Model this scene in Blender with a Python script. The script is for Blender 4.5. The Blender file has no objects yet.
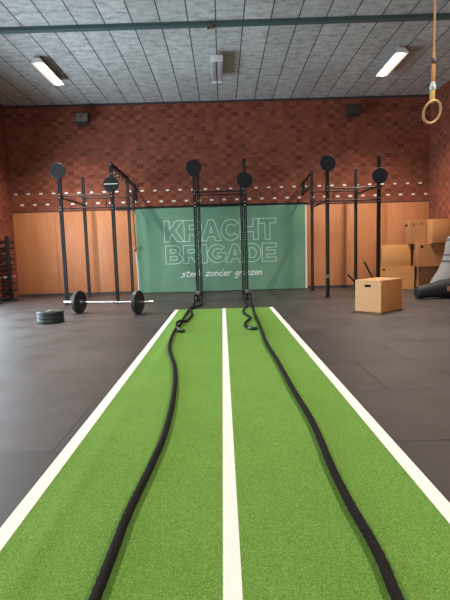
import bpy, bmesh, math, random
from mathutils import Vector, Matrix

random.seed(7)
PI = math.pi
scene = bpy.context.scene
COL = scene.collection

# ------------------------------------------------------------------ camera
CAM_H = 1.15
cam_data = bpy.data.cameras.new('camera')
cam_data.sensor_fit = 'VERTICAL'
cam_data.sensor_height = 36.0
cam_data.lens = 36.0 * 455.0 / 600.0
cam_data.clip_start = 0.05
cam = bpy.data.objects.new('camera', cam_data)
COL.objects.link(cam)
cam.location = (0, 0, CAM_H)
cam.matrix_world = (Matrix.Translation((0, 0, CAM_H)) @ Matrix.Rotation(-math.atan(1.28 / 455), 4, 'Z')
                    @ Matrix.Rotation(PI / 2 - math.atan(49.06 / 455), 4, 'X') @ Matrix.Rotation(-0.029, 4, 'Z'))
scene.camera = cam

# ------------------------------------------------------------------ light
scene.view_settings.view_transform = 'Standard'
scene.view_settings.look = 'None'
scene.view_settings.gamma = 1.0
scene.view_settings.exposure = 0.10

world = bpy.data.worlds.new('world')
scene.world = world
world.use_nodes = True
bgn = world.node_tree.nodes['Background']
bgn.inputs['Color'].default_value = (0.62, 0.78, 1.0, 1)
bgn.inputs['Strength'].default_value = 1.2


def area(name, loc, rot, sx, sy, power, color):
    d = bpy.data.lights.new(name, 'AREA')
    d.shape = 'RECTANGLE'
    d.size, d.size_y = sx, sy
    d.energy = power
    d.color = color
    o = bpy.data.objects.new(name, d)
    o.location = loc
    o.rotation_euler = rot
    COL.objects.link(o)
    return o


# added fill light behind the camera, and daylight through the side door on the left
area('front_fill', (0.0, -4.8, 2.4), (PI / 2, 0, 0), 10.0, 3.0, 150, (1.0, 0.97, 0.94))
side = area('side_daylight', (-5.8, 8.7, 1.6), (PI / 2, 0, -PI / 2), 5.8, 2.9, 470, (0.72, 0.86, 1.0))
side.data.spread = math.radians(148)
LAMP_POWER = 330
LAMP_POWER_ADDED = 180  # for the added lamps out of view

# ------------------------------------------------------------------ materials


def mat(name, color, rough=0.6, metal=0.0, spec=0.5, emit=None, emit_s=0.0):
    m = bpy.data.materials.new(name)
    m.use_nodes = True
    b = m.node_tree.nodes['Principled BSDF']
    b.inputs['Base Color'].default_value = (*color, 1)
    b.inputs['Roughness'].default_value = rough
    b.inputs['Metallic'].default_value = metal
    b.inputs['Specular IOR Level'].default_value = spec
    if emit:
        b.inputs['Emission Color'].default_value = (*emit, 1)
        b.inputs['Emission Strength'].default_value = emit_s
    return m


class NT:
    """small wrapper for node trees"""

    def __init__(self, m):
        self.t = m.node_tree
        self.b = self.t.nodes['Principled BSDF']

    def n(self, kind, **kw):
        x = self.t.nodes.new(kind)
        for k, v in kw.items():
            setattr(x, k, v)
        return x

    def l(self, a, b):
        self.t.links.new(a, b)

    def coords(self):
        return self.n('ShaderNodeTexCoord').outputs['Object']

    def mapping(self, src, scale=(1, 1, 1), loc=(0, 0, 0), rot=(0, 0, 0)):
        m = self.n('ShaderNodeMapping')
        m.inputs['Scale'].default_value = scale
        m.inputs['Location'].default_value = loc
        m.inputs['Rotation'].default_value = rot
        self.l(src, m.inputs['Vector'])
        return m.outputs['Vector']

    def noise(self, src, scale, detail=4.0, rough=0.55):
        x = self.n('ShaderNodeTexNoise')
        x.inputs['Scale'].default_value = scale
        x.inputs['Detail'].default_value = detail
        x.inputs['Roughness'].default_value = rough
        self.l(src, x.inputs['Vector'])
        return x.outputs['Fac']

    def ramp(self, src, stops):
        r = self.n('ShaderNodeValToRGB')
        e = r.color_ramp.elements
        while len(e) < len(stops):
            e.new(0.5)
        for q, (p, c) in zip(e, stops):
            q.position = p
            q.color = (*c, 1) if len(c) == 3 else c
        self.l(src, r.inputs['Fac'])
        return r.outputs['Color']

    def mix(self, fac, a, b, mode='MIX'):
        x = self.n('ShaderNodeMix', data_type='RGBA', blend_type=mode)
        for s, v in ((x.inputs[0], fac), (x.inputs[6], a), (x.inputs[7], b)):
            if hasattr(v, 'is_linked'):
                self.l(v, s)
            elif isinstance(v, tuple):
                s.default_value = (*v, 1)
            else:
                s.default_value = v
        return x.outputs[2]

    def math(self, op, a, b=None):
        x = self.n('ShaderNodeMath', operation=op)
        for s, v in zip(x.inputs, (a, b)):
            if v is None:
                continue
            if hasattr(v, 'is_linked'):
                self.l(v, s)
            else:
                s.default_value = v
        return x.outputs[0]

    def bump(self, h, strength=0.3, dist=0.01):
        x = self.n('ShaderNodeBump')
        x.inputs['Strength'].default_value = strength
        x.inputs['Distance'].default_value = dist
        self.l(h, x.inputs['Height'])
        self.l(x.outputs['Normal'], self.b.inputs['Normal'])

    def base(self, c):
        self.l(c, self.b.inputs['Base Color'])

    def rough(self, c):
        self.l(c, self.b.inputs['Roughness'])


def brick_mat(name, side):
    m = mat(name, (0.3, 0.1, 0.05), 0.85, spec=0.25)
    t = NT(m)
    s = t.n('ShaderNodeSeparateXYZ')
    t.l(t.coords(), s.inputs[0])
    c = t.n('ShaderNodeCombineXYZ')
    t.l(s.outputs['Y' if side else 'X'], c.inputs[0])
    t.l(s.outputs['Z'], c.inputs[1])
    br = t.n('ShaderNodeTexBrick')
    br.offset = 0.5
    br.inputs['Color1'].default_value = (0.0, 0.0, 0.0, 1)
    br.inputs['Color2'].default_value = (1.0, 1.0, 1.0, 1)
    br.inputs['Mortar'].default_value = (0.5, 0.5, 0.5, 1)
    br.inputs['Scale'].default_value = 1.0
    br.inputs['Brick Width'].default_value = 0.2385
    br.inputs['Row Height'].default_value = 0.0615
    br.inputs['Mortar Size'].default_value = 0.006
    br.inputs['Mortar Smooth'].default_value = 0.3
    br.inputs['Bias'].default_value = 0.0
    t.l(c.outputs[0], br.inputs['Vector'])
    # dark and light bricks alternating, two courses to a row
    cz = t.math('FLOOR', t.math('DIVIDE', t.math('ADD', s.outputs['Z'], 0.02), 0.122))
    cx = t.math('FLOOR', t.math('DIVIDE', t.math('ADD', s.outputs['Y' if side else 'X'], 20.03), 0.1789))
    par = t.math('MODULO', t.math('ADD', t.math('ADD', cz, cx), 200.0), 2.0)
    cc = t.n('ShaderNodeCombineXYZ')
    t.l(cx, cc.inputs[0])
    t.l(cz, cc.inputs[1])
    wn = t.n('ShaderNodeTexWhiteNoise')
    t.l(cc.outputs[0], wn.inputs['Vector'])
    bw1 = t.n('ShaderNodeRGBToBW')
    t.l(br.outputs['Color'], bw1.inputs[0])
    tone = t.math('ADD', t.math('MULTIPLY', bw1.outputs[0], 0.22),
                  t.math('ADD', t.math('MULTIPLY', wn.outputs['Value'], 0.50), t.math('MULTIPLY', par, 0.28)))
    col = t.ramp(tone, [(0.08, BR_A), (0.4, BR_B), (0.7, BR_C), (1.0, BR_D)])
    col = t.mix(br.outputs['Fac'], col, BR_M)
    nz = t.noise(c.outputs[0], 3.0, 3)
    col = t.mix(0.35, col, t.ramp(nz, [(0.3, (0.75, 0.75, 0.75)), (0.7, (1.2, 1.2, 1.2))]), 'MULTIPLY')
    t.base(col)
    t.bump(t.math('SUBTRACT', 1.0, br.outputs['Fac']), 0.5, 0.006)
    return m


BR_A, BR_B, BR_C, BR_D = (0.120, 0.033, 0.019), (0.20, 0.056, 0.031), (0.265, 0.078, 0.044), (0.31, 0.098, 0.057)
BR_M = (0.21, 0.078, 0.050)
M_BRICK = brick_mat('brick', False)
M_BRICK_S = brick_mat('brick_side', True)

# rubber tiles
M_FLOOR = mat('rubber_tiles', (0.05, 0.045, 0.043), 0.5, spec=0.7)
t = NT(M_FLOOR)
co = t.coords()
mp = t.mapping(co, loc=(1.57, -2.585 + 0.948 * 4, 0))
br = t.n('ShaderNodeTexBrick')
br.offset = 0.44
br.inputs['Color1'].default_value = (0, 0, 0, 1)
br.inputs['Color2'].default_value = (1, 1, 1, 1)
br.inputs['Mortar'].default_value = (0.5, 0.5, 0.5, 1)
br.inputs['Scale'].default_value = 1.0
br.inputs['Brick Width'].default_value = 0.96
br.inputs['Row Height'].default_value = 0.948
br.inputs['Mortar Size'].default_value = 0.009
br.inputs['Mortar Smooth'].default_value = 0.2
t.l(mp, br.inputs['Vector'])
col = t.ramp(br.outputs['Color'], [(0.0, (0.027, 0.021, 0.0205)), (1.0, (0.047, 0.038, 0.037))])
n1 = t.noise(co, 1.3, 5, 0.6)
col = t.mix(0.6, col, t.ramp(n1, [(0.3, (0.72, 0.72, 0.72)), (0.7, (1.25, 1.22, 1.2))]), 'MULTIPLY')
n2 = t.noise(co, 90, 2, 0.6)
col = t.mix(0.35, col, t.ramp(n2, [(0.35, (0.7, 0.7, 0.7)), (0.65, (1.3, 1.3, 1.3))]), 'MULTIPLY')
col = t.mix(br.outputs['Fac'], col, (0.006, 0.005, 0.005))
t.base(col)
t.rough(t.ramp(t.noise(co, 2.1, 4), [(0.3, (0.40, 0.40, 0.40)), (0.7, (0.58, 0.58, 0.58))]))
t.bump(t.math('SUBTRACT', t.math('MULTIPLY', n2, 0.25), br.outputs['Fac']), 0.35, 0.006)

# artificial turf
M_TURF = mat('turf', (0.1, 0.26, 0.04), 0.9, spec=0.12)
t = NT(M_TURF)
co = t.coords()
n1 = t.noise(co, 330, 3, 0.75)
n2 = t.noise(co, 140, 3, 0.65)
n3 = t.noise(co, 2.0, 3, 0.5)
nm = t.math('ADD', t.math('MULTIPLY', n1, 0.6), t.math('MULTIPLY', n2, 0.4))
col = t.ramp(nm, [(0.36, (0.055, 0.135, 0.018)), (0.5, (0.160, 0.335, 0.056)), (0.64, (0.34, 0.56, 0.16))])
col = t.mix(0.5, col, t.ramp(n3, [(0.3, (0.88, 0.9, 0.88)), (0.7, (1.1, 1.08, 1.1))]), 'MULTIPLY')
t.base(col)
t.bump(nm, 0.8, 0.012)

M_TURFW = mat('turf_white', (0.74, 0.70, 0.66), 0.85, spec=0.15)
t = NT(M_TURFW)
n1 = t.noise(t.coords(), 130, 3, 0.65)
t.base(t.ramp(n1, [(0.3, (0.80, 0.75, 0.70)), (0.6, (0.93, 0.91, 0.88))]))
t.bump(n1, 0.6, 0.01)

# wood-wool ceiling planks
M_CEIL = mat('ceiling_planks', (0.4, 0.42, 0.41), 0.95, spec=0.1)
t = NT(M_CEIL)
co = t.coords()
s = t.n('ShaderNodeSeparateXYZ')
t.l(co, s.inputs[0])
fx = t.math('FRACT', t.math('MULTIPLY', t.math('ADD', s.outputs['X'], 10.0 - 0.003 + 0.012), 2.0))
seam = t.math('LESS_THAN', fx, 0.045)
pid = t.math('FLOOR', t.math('MULTIPLY', t.math('ADD', s.outputs['X'], 10.0 - 0.003 + 0.012), 2.0))
cb = t.n('ShaderNodeCombineXYZ')
t.l(pid, cb.inputs[0])
t.l(t.math('FLOOR', t.math('MULTIPLY', t.math('ADD', s.outputs['Y'], t.math('MULTIPLY', pid, 0.37)), 0.5)), cb.inputs[1])
wn = t.n('ShaderNodeTexWhiteNoise')
t.l(cb.outputs[0], wn.inputs['Vector'])
col = t.ramp(wn.outputs['Value'], [(0, (0.405, 0.42, 0.405)), (1, (0.49, 0.51, 0.49))])
n1 = t.noise(t.mapping(co, scale=(1.4, 2.4, 1)), 3.2, 7, 0.72)
col = t.mix(0.95, col, t.ramp(n1, [(0.30, (0.5, 0.5, 0.5)), (0.5, (0.98, 0.98, 0.98)), (0.68, (1.3, 1.3, 1.28))]), 'MULTIPLY')
col = t.mix(seam, col, (0.085, 0.09, 0.09))
t.base(col)
t.bump(t.math('SUBTRACT', n1, seam), 0.5, 0.01)


def wood(name, c0, c1, c2, axis='Z', rough=0.5, scale=1.0):
    m = mat(name, c1, rough, spec=0.35)
    t = NT(m)
    co = t.coords()
    sc = {'Z': (9, 9, 0.9), 'X': (0.9, 9, 9)}[axis]
    n1 = t.noise(t.mapping(co, scale=tuple(q * scale for q in sc)), 1.2, 6, 0.65)
    n2 = t.noise(t.mapping(co, scale=tuple(q * scale * 6 for q in sc)), 1.5, 3, 0.6)
    k = t.math('ADD', t.math('MULTIPLY', n1, 0.7), t.math('MULTIPLY', n2, 0.3))
    col = t.ramp(k, [(0.3, c0), (0.5, c1), (0.7, c2)])
    inf = t.n('ShaderNodeObjectInfo')
    col = t.mix(0.6, col, t.ramp(inf.outputs['Random'], [(0, (0.92, 0.91, 0.90)), (1, (1.06, 1.06, 1.06))]), 'MULTIPLY')
    t.base(col)
    return m


M_PANEL = wood('wall_ply', (0.44, 0.165, 0.066), (0.505, 0.198, 0.082), (0.56, 0.235, 0.100))
M_PLY = wood('box_ply', (0.62, 0.32, 0.125), (0.70, 0.38, 0.16), (0.76, 0.44, 0.21), 'X', 0.55)
M_PLY2 = wood('box_ply_amber', (0.44, 0.195, 0.062), (0.52, 0.235, 0.080), (0.59, 0.28, 0.10), 'X', 0.55)
M_PLY3 = wood('box_ply_brown', (0.31, 0.135, 0.052), (0.37, 0.165, 0.066), (0.42, 0.195, 0.085), 'X', 0.6)
M_PLY4 = wood('box_ply_red', (0.30, 0.105, 0.042), (0.36, 0.130, 0.052), (0.40, 0.155, 0.066), 'X', 0.6)
M_PLY5 = wood('box_ply_tan', (0.36, 0.155, 0.052), (0.43, 0.19, 0.068), (0.49, 0.225, 0.085), 'X', 0.55)
M_PLYEDGE = mat('ply_edge', (0.42, 0.21, 0.09), 0.7)
M_HOLE = mat('box_inside_shade', (0.03, 0.018, 0.01), 0.9)  # shade inside the boxes and holes, put into the colour

M_STEEL_BLACK = mat('black_powder_coat', (0.010, 0.010, 0.011), 0.5, 0.0, 0.3)
M_DISC = mat('black_target', (0.007, 0.008, 0.010), 0.55, 0.0, 0.3)
M_BOLT = mat('zinc_bolt', (0.6, 0.6, 0.6), 0.35, 0.8)
M_COLLAR = mat('grey_steel', (0.24, 0.22, 0.215), 0.5, 0.3)
M_CHROME = mat('chrome', (0.78, 0.77, 0.75), 0.22, 0.9)
M_RUBBER = mat('black_rubber', (0.016, 0.017, 0.019), 0.5, spec=0.5)
M_RUBBER_T = mat('dark_green_rubber', (0.020, 0.030, 0.030), 0.45, spec=0.6)
M_HUB = mat('hub_steel', (0.35, 0.34, 0.33), 0.4, 0.8)
M_ROPE = mat('rope_black', (0.012, 0.010, 0.010), 0.9, spec=0.2)
M_SHRINK = mat('rope_end_cap', (0.012, 0.016, 0.022), 0.3, spec=0.6)
M_BEAM = mat('beam_paint', (0.055, 0.105, 0.105), 0.5)
M_WHITE = mat('white_enamel', (0.78, 0.79, 0.78), 0.45)
M_REFL = mat('grey_reflector', (0.34, 0.32, 0.30), 0.5)
M_GREYL = mat('grey_louvre', (0.48, 0.48, 0.50), 0.35, 0.3)
M_VIOLET = mat('dark_slot', (0.16, 0.14, 0.20), 0.6)
M_TUBE = mat('lit_tube', (1, 1, 1), 0.5, emit=(1.0, 0.90, 0.76), emit_s=9.0)
M_GLAZED = mat('white_glazed_brick', (0.86, 0.84, 0.82), 0.3, spec=0.6)
M_BANNER = mat('banner_cloth', (0.075, 0.19, 0.125), 0.8, spec=0.15)
t = NT(M_BANNER)
n1 = t.noise(t.mapping(t.coords(), scale=(0.8, 1, 0.5)), 1.6, 3)
t.base(t.ramp(n1, [(0.3, (0.125, 0.255, 0.170)), (0.7, (0.158, 0.300, 0.190))]))
M_LETTER = mat('banner_outline', (0.48, 0.66, 0.55), 0.8)
M_SCRIPT = mat('banner_script', (0.80, 0.83, 0.78), 0.8)
M_HEM = mat('banner_hem', (0.72, 0.62, 0.48), 0.8)
M_SPK = mat('speaker_shell', (0.035, 0.030, 0.028), 0.6)
M_SPKG = mat('speaker_front_beige', (0.17, 0.135, 0.10), 0.6)
M_SPKD = mat('speaker_front_dark', (0.045, 0.036, 0.032), 0.6)
M_STRAP = mat('orange_webbing', (0.55, 0.26, 0.09), 0.8)
M_RING = mat('ring_birch', (0.62, 0.36, 0.16), 0.5)
M_TAPE = mat('white_tape', (0.72, 0.74, 0.76), 0.6)
M_WRAP = mat('yellow_webbing', (0.62, 0.40, 0.13), 0.8)
M_BUCKLE = mat('dark_buckle', (0.06, 0.03, 0.025), 0.5)
M_CORD = mat('white_cord', (0.75, 0.70, 0.64), 0.8)
M_KNOT = mat('brown_knot', (0.34, 0.17, 0.07), 0.85)
M_BAND = mat('dark_band', (0.030, 0.022, 0.020), 0.7)
M_GBAG = mat('grey_canvas', (0.21, 0.195, 0.19), 0.9, spec=0.15)
M_GBAND = mat('dark_grey_seam', (0.12, 0.11, 0.115), 0.9)
M_DBAG = mat('dark_vinyl', (0.020, 0.020, 0.020), 0.6, spec=0.25)
M_TAG = mat('orange_tag', (0.30, 0.13, 0.07), 0.7)
M_FRAME = mat('window_frame_paint', (0.25, 0.26, 0.27), 0.5)
M_GLASS = bpy.data.materials.new('window_glass')
M_GLASS.use_nodes = True
gb = M_GLASS.node_tree.nodes['Principled BSDF']
gb.inputs['Roughness'].default_value = 0.02
gb.inputs['Transmission Weight'].default_value = 1.0
gb.inputs['IOR'].default_value = 1.1
M_SKIRT = mat('skirting_dark', (0.045, 0.035, 0.032), 0.7)
M_PLASTER = mat('front_plaster', (0.5, 0.46, 0.42), 0.9)
M_LIGHTBAR = mat('worn_steel', (0.22, 0.18, 0.17), 0.4, 0.7)
M_DARKBAR = mat('black_oxide_steel', (0.02, 0.015, 0.014), 0.5, 0.0)

# ------------------------------------------------------------------ mesh helpers


def add_box(bm, lo, hi, mtx=None, bev=0.0):
    vs = [bm.verts.new((x, y, z)) for x in (lo[0], hi[0]) for y in (lo[1], hi[1]) for z in (lo[2], hi[2])]
    fs = [(0, 1, 3, 2), (4, 6, 7, 5), (0, 4, 5, 1), (2, 3, 7, 6), (0, 2, 6, 4), (1, 5, 7, 3)]
    faces = [bm.faces.new([vs[i] for i in f]) for f in fs]
    if bev:
        es = list({e for f in faces for e in f.edges})
        r = bmesh.ops.bevel(bm, geom=es, offset=bev, segments=2, affect='EDGES', profile=0.5)
        vs = list({v for f in r['faces'] for v in f.verts} | {v for v in vs if v.is_valid})
    if mtx:
        for v in vs:
            v.co = mtx @ v.co
    return vs


def frame_for(d):
    d = d.normalized()
    up = Vector((0, 0, 1)) if abs(d.z) < 0.95 else Vector((1, 0, 0))
    a = d.cross(up).normalized()
    b = a.cross(d).normalized()
    return a, b


def add_cyl(bm, p0, p1, r0, r1=None, seg=16, cap=True, smooth=True):
    p0, p1 = Vector(p0), Vector(p1)
    r1 = r0 if r1 is None else r1
    a, b = frame_for(p1 - p0)
    ra, rb = [], []
    for i in range(seg):
        c, s = math.cos(2 * PI * i / seg), math.sin(2 * PI * i / seg)
        ra.append(bm.verts.new(p0 + (a * c + b * s) * r0))
        rb.append(bm.verts.new(p1 + (a * c + b * s) * r1))
    for i in range(seg):
        f = bm.faces.new((ra[i], ra[(i + 1) % seg], rb[(i + 1) % seg], rb[i]))
        f.smooth = smooth
    if cap:
        bm.faces.new(ra[::-1])
        bm.faces.new(rb)


def add_lathe(bm, prof, origin, axis, seg=32):
    """prof: list of (radius, along)"""
    origin, axis = Vector(origin), Vector(axis).normalized()
    a, b = frame_for(axis)
    rings = []
    for r, h in prof:
        ring = []
        for i in range(seg):
            c, s = math.cos(2 * PI * i / seg), math.sin(2 * PI * i / seg)
            ring.append(bm.verts.new(origin + axis * h + (a * c + b * s) * max(r, 1e-4)))
        rings.append(ring)
    for q, w in zip(rings, rings[1:]):
        for i in range(seg):
            f = bm.faces.new((q[i], q[(i + 1) % seg], w[(i + 1) % seg], w[i]))
            f.smooth = True


def add_beam(bm, p0, p1, w, h):
    """rectangular bar between two points, w sideways, h upwards"""
    p0, p1 = Vector(p0), Vector(p1)
    a, b = frame_for(p1 - p0)
    q = []
    for p in (p0, p1):
        q.append([bm.verts.new(p + a * sa * w / 2 + b * sb * h / 2) for sa, sb in ((-1, -1), (1, -1), (1, 1), (-1, 1))])
    for i in range(4):
        bm.faces.new((q[0][i], q[0][(i + 1) % 4], q[1][(i + 1) % 4], q[1][i]))
    bm.faces.new(q[0][::-1])
    bm.faces.new(q[1])


def catmull(pts, step):
    pts = [Vector(p) for p in pts]
    P = [pts[0] * 2 - pts[1]] + pts + [pts[-1] * 2 - pts[-2]]
    out = []
    for i in range(1, len(P) - 2):
        p0, p1, p2, p3 = P[i - 1:i + 3]
        n = max(2, int((p2 - p1).length / step))
        for k in range(n):
            u = k / n
            out.append(0.5 * ((2 * p1) + (p2 - p0) * u + (2 * p0 - 5 * p1 + 4 * p2 - p3) * u * u + (3 * p1 - p0 - 3 * p2 + p3) * u ** 3))
    out.append(pts[-1])
    return out


def add_sweep(bm, pts, r, seg=10, twist=None, cap=True):
    """tube along a path; twist = lay length of a three-strand rope"""
    rings = []
    s = 0.0
    n = len(pts)
    for i, p in enumerate(pts):
        d = (pts[min(i + 1, n - 1)] - pts[max(i - 1, 0)]).normalized()
        if i:
            s += (p - pts[i - 1]).length
        a, b = frame_for(d)
        ring = []
        for k in range(seg):
            th = 2 * PI * k / seg
            rr = r(i / (n - 1)) if callable(r) else r
            if twist:
                rr *= 0.88 + 0.17 * abs(math.cos(1.5 * (th - 2 * PI * s / twist)))
            ring.append(bm.verts.new(p + (a * math.cos(th) + b * math.sin(th)) * rr))
        rings.append(ring)
    for q, w in zip(rings, rings[1:]):
        for k in range(seg):
            f = bm.faces.new((q[k], q[(k + 1) % seg], w[(k + 1) % seg], w[k]))
            f.smooth = True
    if cap:
        bm.faces.new(rings[0][::-1])
        bm.faces.new(rings[-1])


def obj(name, bm, m, parent=None, loc=None):
    bmesh.ops.recalc_face_normals(bm, faces=bm.faces[:])
    me = bpy.data.meshes.new(name)
    bm.to_mesh(me)
    bm.free()
    me.set_sharp_from_angle(angle=math.radians(28))
    me.materials.append(m)
    o = bpy.data.objects.new(name, me)
    COL.objects.link(o)
    if parent:
        o.parent = parent
    if loc:
        o.location = loc
    return o


def boxobj(name, lo, hi, m, parent=None, bev=0.0, mtx=None):
    bm = bmesh.new()
    add_box(bm, lo, hi, mtx, bev)
    return obj(name, bm, m, parent)


def cylobj(name, p0, p1, r, m, parent=None, r1=None, seg=16):
    bm = bmesh.new()
    add_cyl(bm, p0, p1, r, r1, seg)
    return obj(name, bm, m, parent)


def beamobj(name, p0, p1, w, h, m, parent=None):
    bm = bmesh.new()
    add_beam(bm, p0, p1, w, h)
    return obj(name, bm, m, parent)


def tag(o, label, cat, group=None):
    o['label'] = label
    o['category'] = cat
    if group:
        o['group'] = group
    return o


def thing(name, label, cat, loc=(0, 0, 0), rotz=0.0, group=None):
    o = bpy.data.objects.new(name, None)
    o.empty_display_size = 0.1
    COL.objects.link(o)
    o.location = loc
    o.rotation_euler = (0, 0, rotz)
    return tag(o, label, cat, group)


def struct(o):
    o['kind'] = 'structure'
    return o


def dup(root, loc, rotz, label, group=None):
    r = root.copy()
    COL.objects.link(r)
    r.location = loc
    r.rotation_euler = (0, 0, rotz)
    r['label'] = label
    if group:
        r['group'] = group
    for ch in list(root.children):
        c = ch.copy()
        COL.objects.link(c)
        c.parent = r
        for g in list(ch.children):
            d = g.copy()
            COL.objects.link(d)
            d.parent = c
    return r


# ------------------------------------------------------------------ the room
XW, YB, YF, ZC = 5.91, 13.135, -5.0, 5.297
struct(boxobj('floor', (-XW - 0.3, YF - 0.3, -0.2), (XW + 0.3, YB + 0.3, 0.0), M_FLOOR))
struct(boxobj('ceiling', (-XW - 0.3, YF - 0.3, ZC), (XW + 0.3, YB + 0.3, ZC + 0.2), M_CEIL))
wall_back = struct(boxobj('wall_back', (-XW - 0.3, YB, 0.0), (XW + 0.3, YB + 0.3, ZC), M_BRICK))
struct(boxobj('wall_right', (XW, YF, 0.0), (XW + 0.3, YB, ZC), M_BRICK_S))
# left wall with its glazed door opening (y 5.7..11.7)
bm = bmesh.new()
add_box(bm, (-XW - 0.3, YF, 0), (-XW, 5.7, ZC))
add_box(bm, (-XW - 0.3, 11.7, 0), (-XW, YB, ZC))
add_box(bm, (-XW - 0.3, 5.7, 3.2), (-XW, 11.7, ZC))
struct(obj('wall_left', bm, M_BRICK_S))
# front wall behind the camera, with an opening for the added window
bm = bmesh.new()
add_box(bm, (-XW, YF - 0.3, 0), (XW, YF, 0.8))
add_box(bm, (-XW, YF - 0.3, 4.0), (XW, YF, ZC))
add_box(bm, (-XW, YF - 0.3, 0.8), (-5.1, YF, 4.0))
add_box(bm, (5.1, YF - 0.3, 0.8), (XW, YF, 4.0))
struct(obj('wall_front', bm, M_PLASTER))


def window(name, p, u, w, h, n):
    """frame and panes in the vertical plane through p along u"""
    r = bpy.data.objects.new(name, None)
    COL.objects.link(r)
    struct(r)
    u = Vector(u)
    p = Vector(p)
    bm = bmesh.new()
    for k in range(n + 1):
        q = p + u * (w * k / n)
        add_cyl(bm, q, q + Vector((0, 0, h)), 0.04, seg=4, smooth=False)
    for z in (0.04, h - 0.04):
        add_cyl(bm, p + Vector((0, 0, z)), p + u * w + Vector((0, 0, z)), 0.04, seg=4, smooth=False)
    obj('window_frame', bm, M_FRAME, r)
    for k in range(n):
        a, b = p + u * (w * k / n + 0.03), p + u * (w * (k + 1) / n - 0.03)
        bm = bmesh.new()
        add_beam(bm, a + Vector((0, 0, h / 2)), b + Vector((0, 0, h / 2)), 0.008, h - 0.12)
        obj('pane', bm, M_GLASS, r)


window('window_1', (-XW - 0.1, 5.7, 0.0), (0, 1, 0), 6.0, 3.2, 5)
window('window_added', (-5.1, YF - 0.1, 0.8), (1, 0, 0), 10.2, 3.2, 6)  # unseen window, added as a source for the front fill

# two rows of white glazed headers in the brickwork
for z, x0, n in ((2.903, -5.790, 33), (2.598, -5.625, 33)):
    for k in range(n):
        x = x0 + k * 0.3578
        if x < XW - 0.08:
            boxobj('white_brick', (x - 0.046, YB - 0.006, z - 0.021), (x + 0.046, YB + 0.03, z + 0.021), M_GLAZED, wall_back, 0.003)

# timber wainscot, in sheets
wains = bpy.data.objects.new('trim_1', None)
COL.objects.link(wains)
struct(wains)
x = -XW
edges = []
while x < XW - 0.01:
    edges.append((x, min(x + 1.182, XW)))
    x += 1.182
for a, b in edges:
    boxobj('panel_sheet', (a + 0.002, YB - 0.022, 0.07), (b - 0.002, YB - 0.001, 2.385), M_PANEL, wains, 0.002)
boxobj('top_strip', (-XW, YB - 0.030, 2.385), (XW, YB - 0.001, 2.408), M_SKIRT, wains)
struct(boxobj('baseboard_back', (-XW, YB - 0.026, 0.0), (XW, YB - 0.001, 0.07), M_SKIRT))

# green ceiling beam
bm = bmesh.new()
add_box(bm, (-XW, 8.675, 5.232), (XW, 8.795, 5.250))
add_box(bm, (-XW, 8.675, 5.250), (XW, 8.688, ZC))
add_box(bm, (-XW, 8.782, 5.250), (XW, 8.795, ZC))
for v in bm.verts:
    v.co.y += 0.045 - 0.0085 * v.co.x
struct(obj('trim_2', bm, M_BEAM))
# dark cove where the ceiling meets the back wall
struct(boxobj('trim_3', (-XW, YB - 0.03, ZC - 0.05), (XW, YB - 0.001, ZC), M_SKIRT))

# ------------------------------------------------------------------ turf lane
turf = thing('turf_lane', 'long bright green artificial turf lane with three white lines on the rubber floor', 'turf', (0, 0, 0))
TY0, TY1 = -2.0, 8.99


def tz(x, y):
    """height of the turf top: a low lengthwise ripple on the left, faint ones elsewhere"""
    k = 0.55 + 0.45 * math.sin(1.1 * y + 0.4)
    return 0.012 + 0.018 * k * math.exp(-((x + 0.735 + 0.02 * math.sin(0.9 * y)) / 0.05) ** 2) + 0.006 * (1 - k) * math.exp(-((x - 0.70) / 0.07) ** 2)


def turf_strip(name, x0, x1, nx, m, lift, y1=TY1):
    ny = 90
    bm = bmesh.new()
    top = [[bm.verts.new((x0 + (x1 - x0) * i / nx, TY0 + (y1 - TY0) * j / ny, tz(x0 + (x1 - x0) * i / nx, TY0 + (y1 - TY0) * j / ny) + lift)) for i in range(nx + 1)] for j in range(ny + 1)]
    z0 = 0.001 if lift == 0 else 0.0125
    bot = [[bm.verts.new((v.co.x, v.co.y, z0)) for v in (r if False else (r[0], r[-1]))] for r in top]
    for j in range(ny):
        for i in range(nx):
            bm.faces.new((top[j][i], top[j][i + 1], top[j + 1][i + 1], top[j + 1][i])).smooth = True
        bm.faces.new((bot[j][0], top[j][0], top[j + 1][0], bot[j + 1][0]))
        bm.faces.new((top[j][-1], bot[j][1], bot[j + 1][1], top[j + 1][-1]))
        bm.faces.new((bot[j][0], bot[j + 1][0], bot[j + 1][1], bot[j][1]))
    bm.faces.new([bot[0][0], bot[0][1]] + top[0][::-1])
    bm.faces.new([bot[-1][1], bot[-1][0]] + top[-1])
    return obj(name, bm, m, turf)


turf_strip('turf_pile', -0.972, 0.972, 90, M_TURF, 0.0)
for a, b in ((-0.972, -0.898), (-0.031, 0.034), (0.898, 0.972)):
    turf_strip('white_line', a, b, 3, M_TURFW, 0.0025)

# ------------------------------------------------------------------ squat rigs
PY0, PY1, PZ, PW = 10.6, 12.4, 3.2, 0.072


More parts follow.
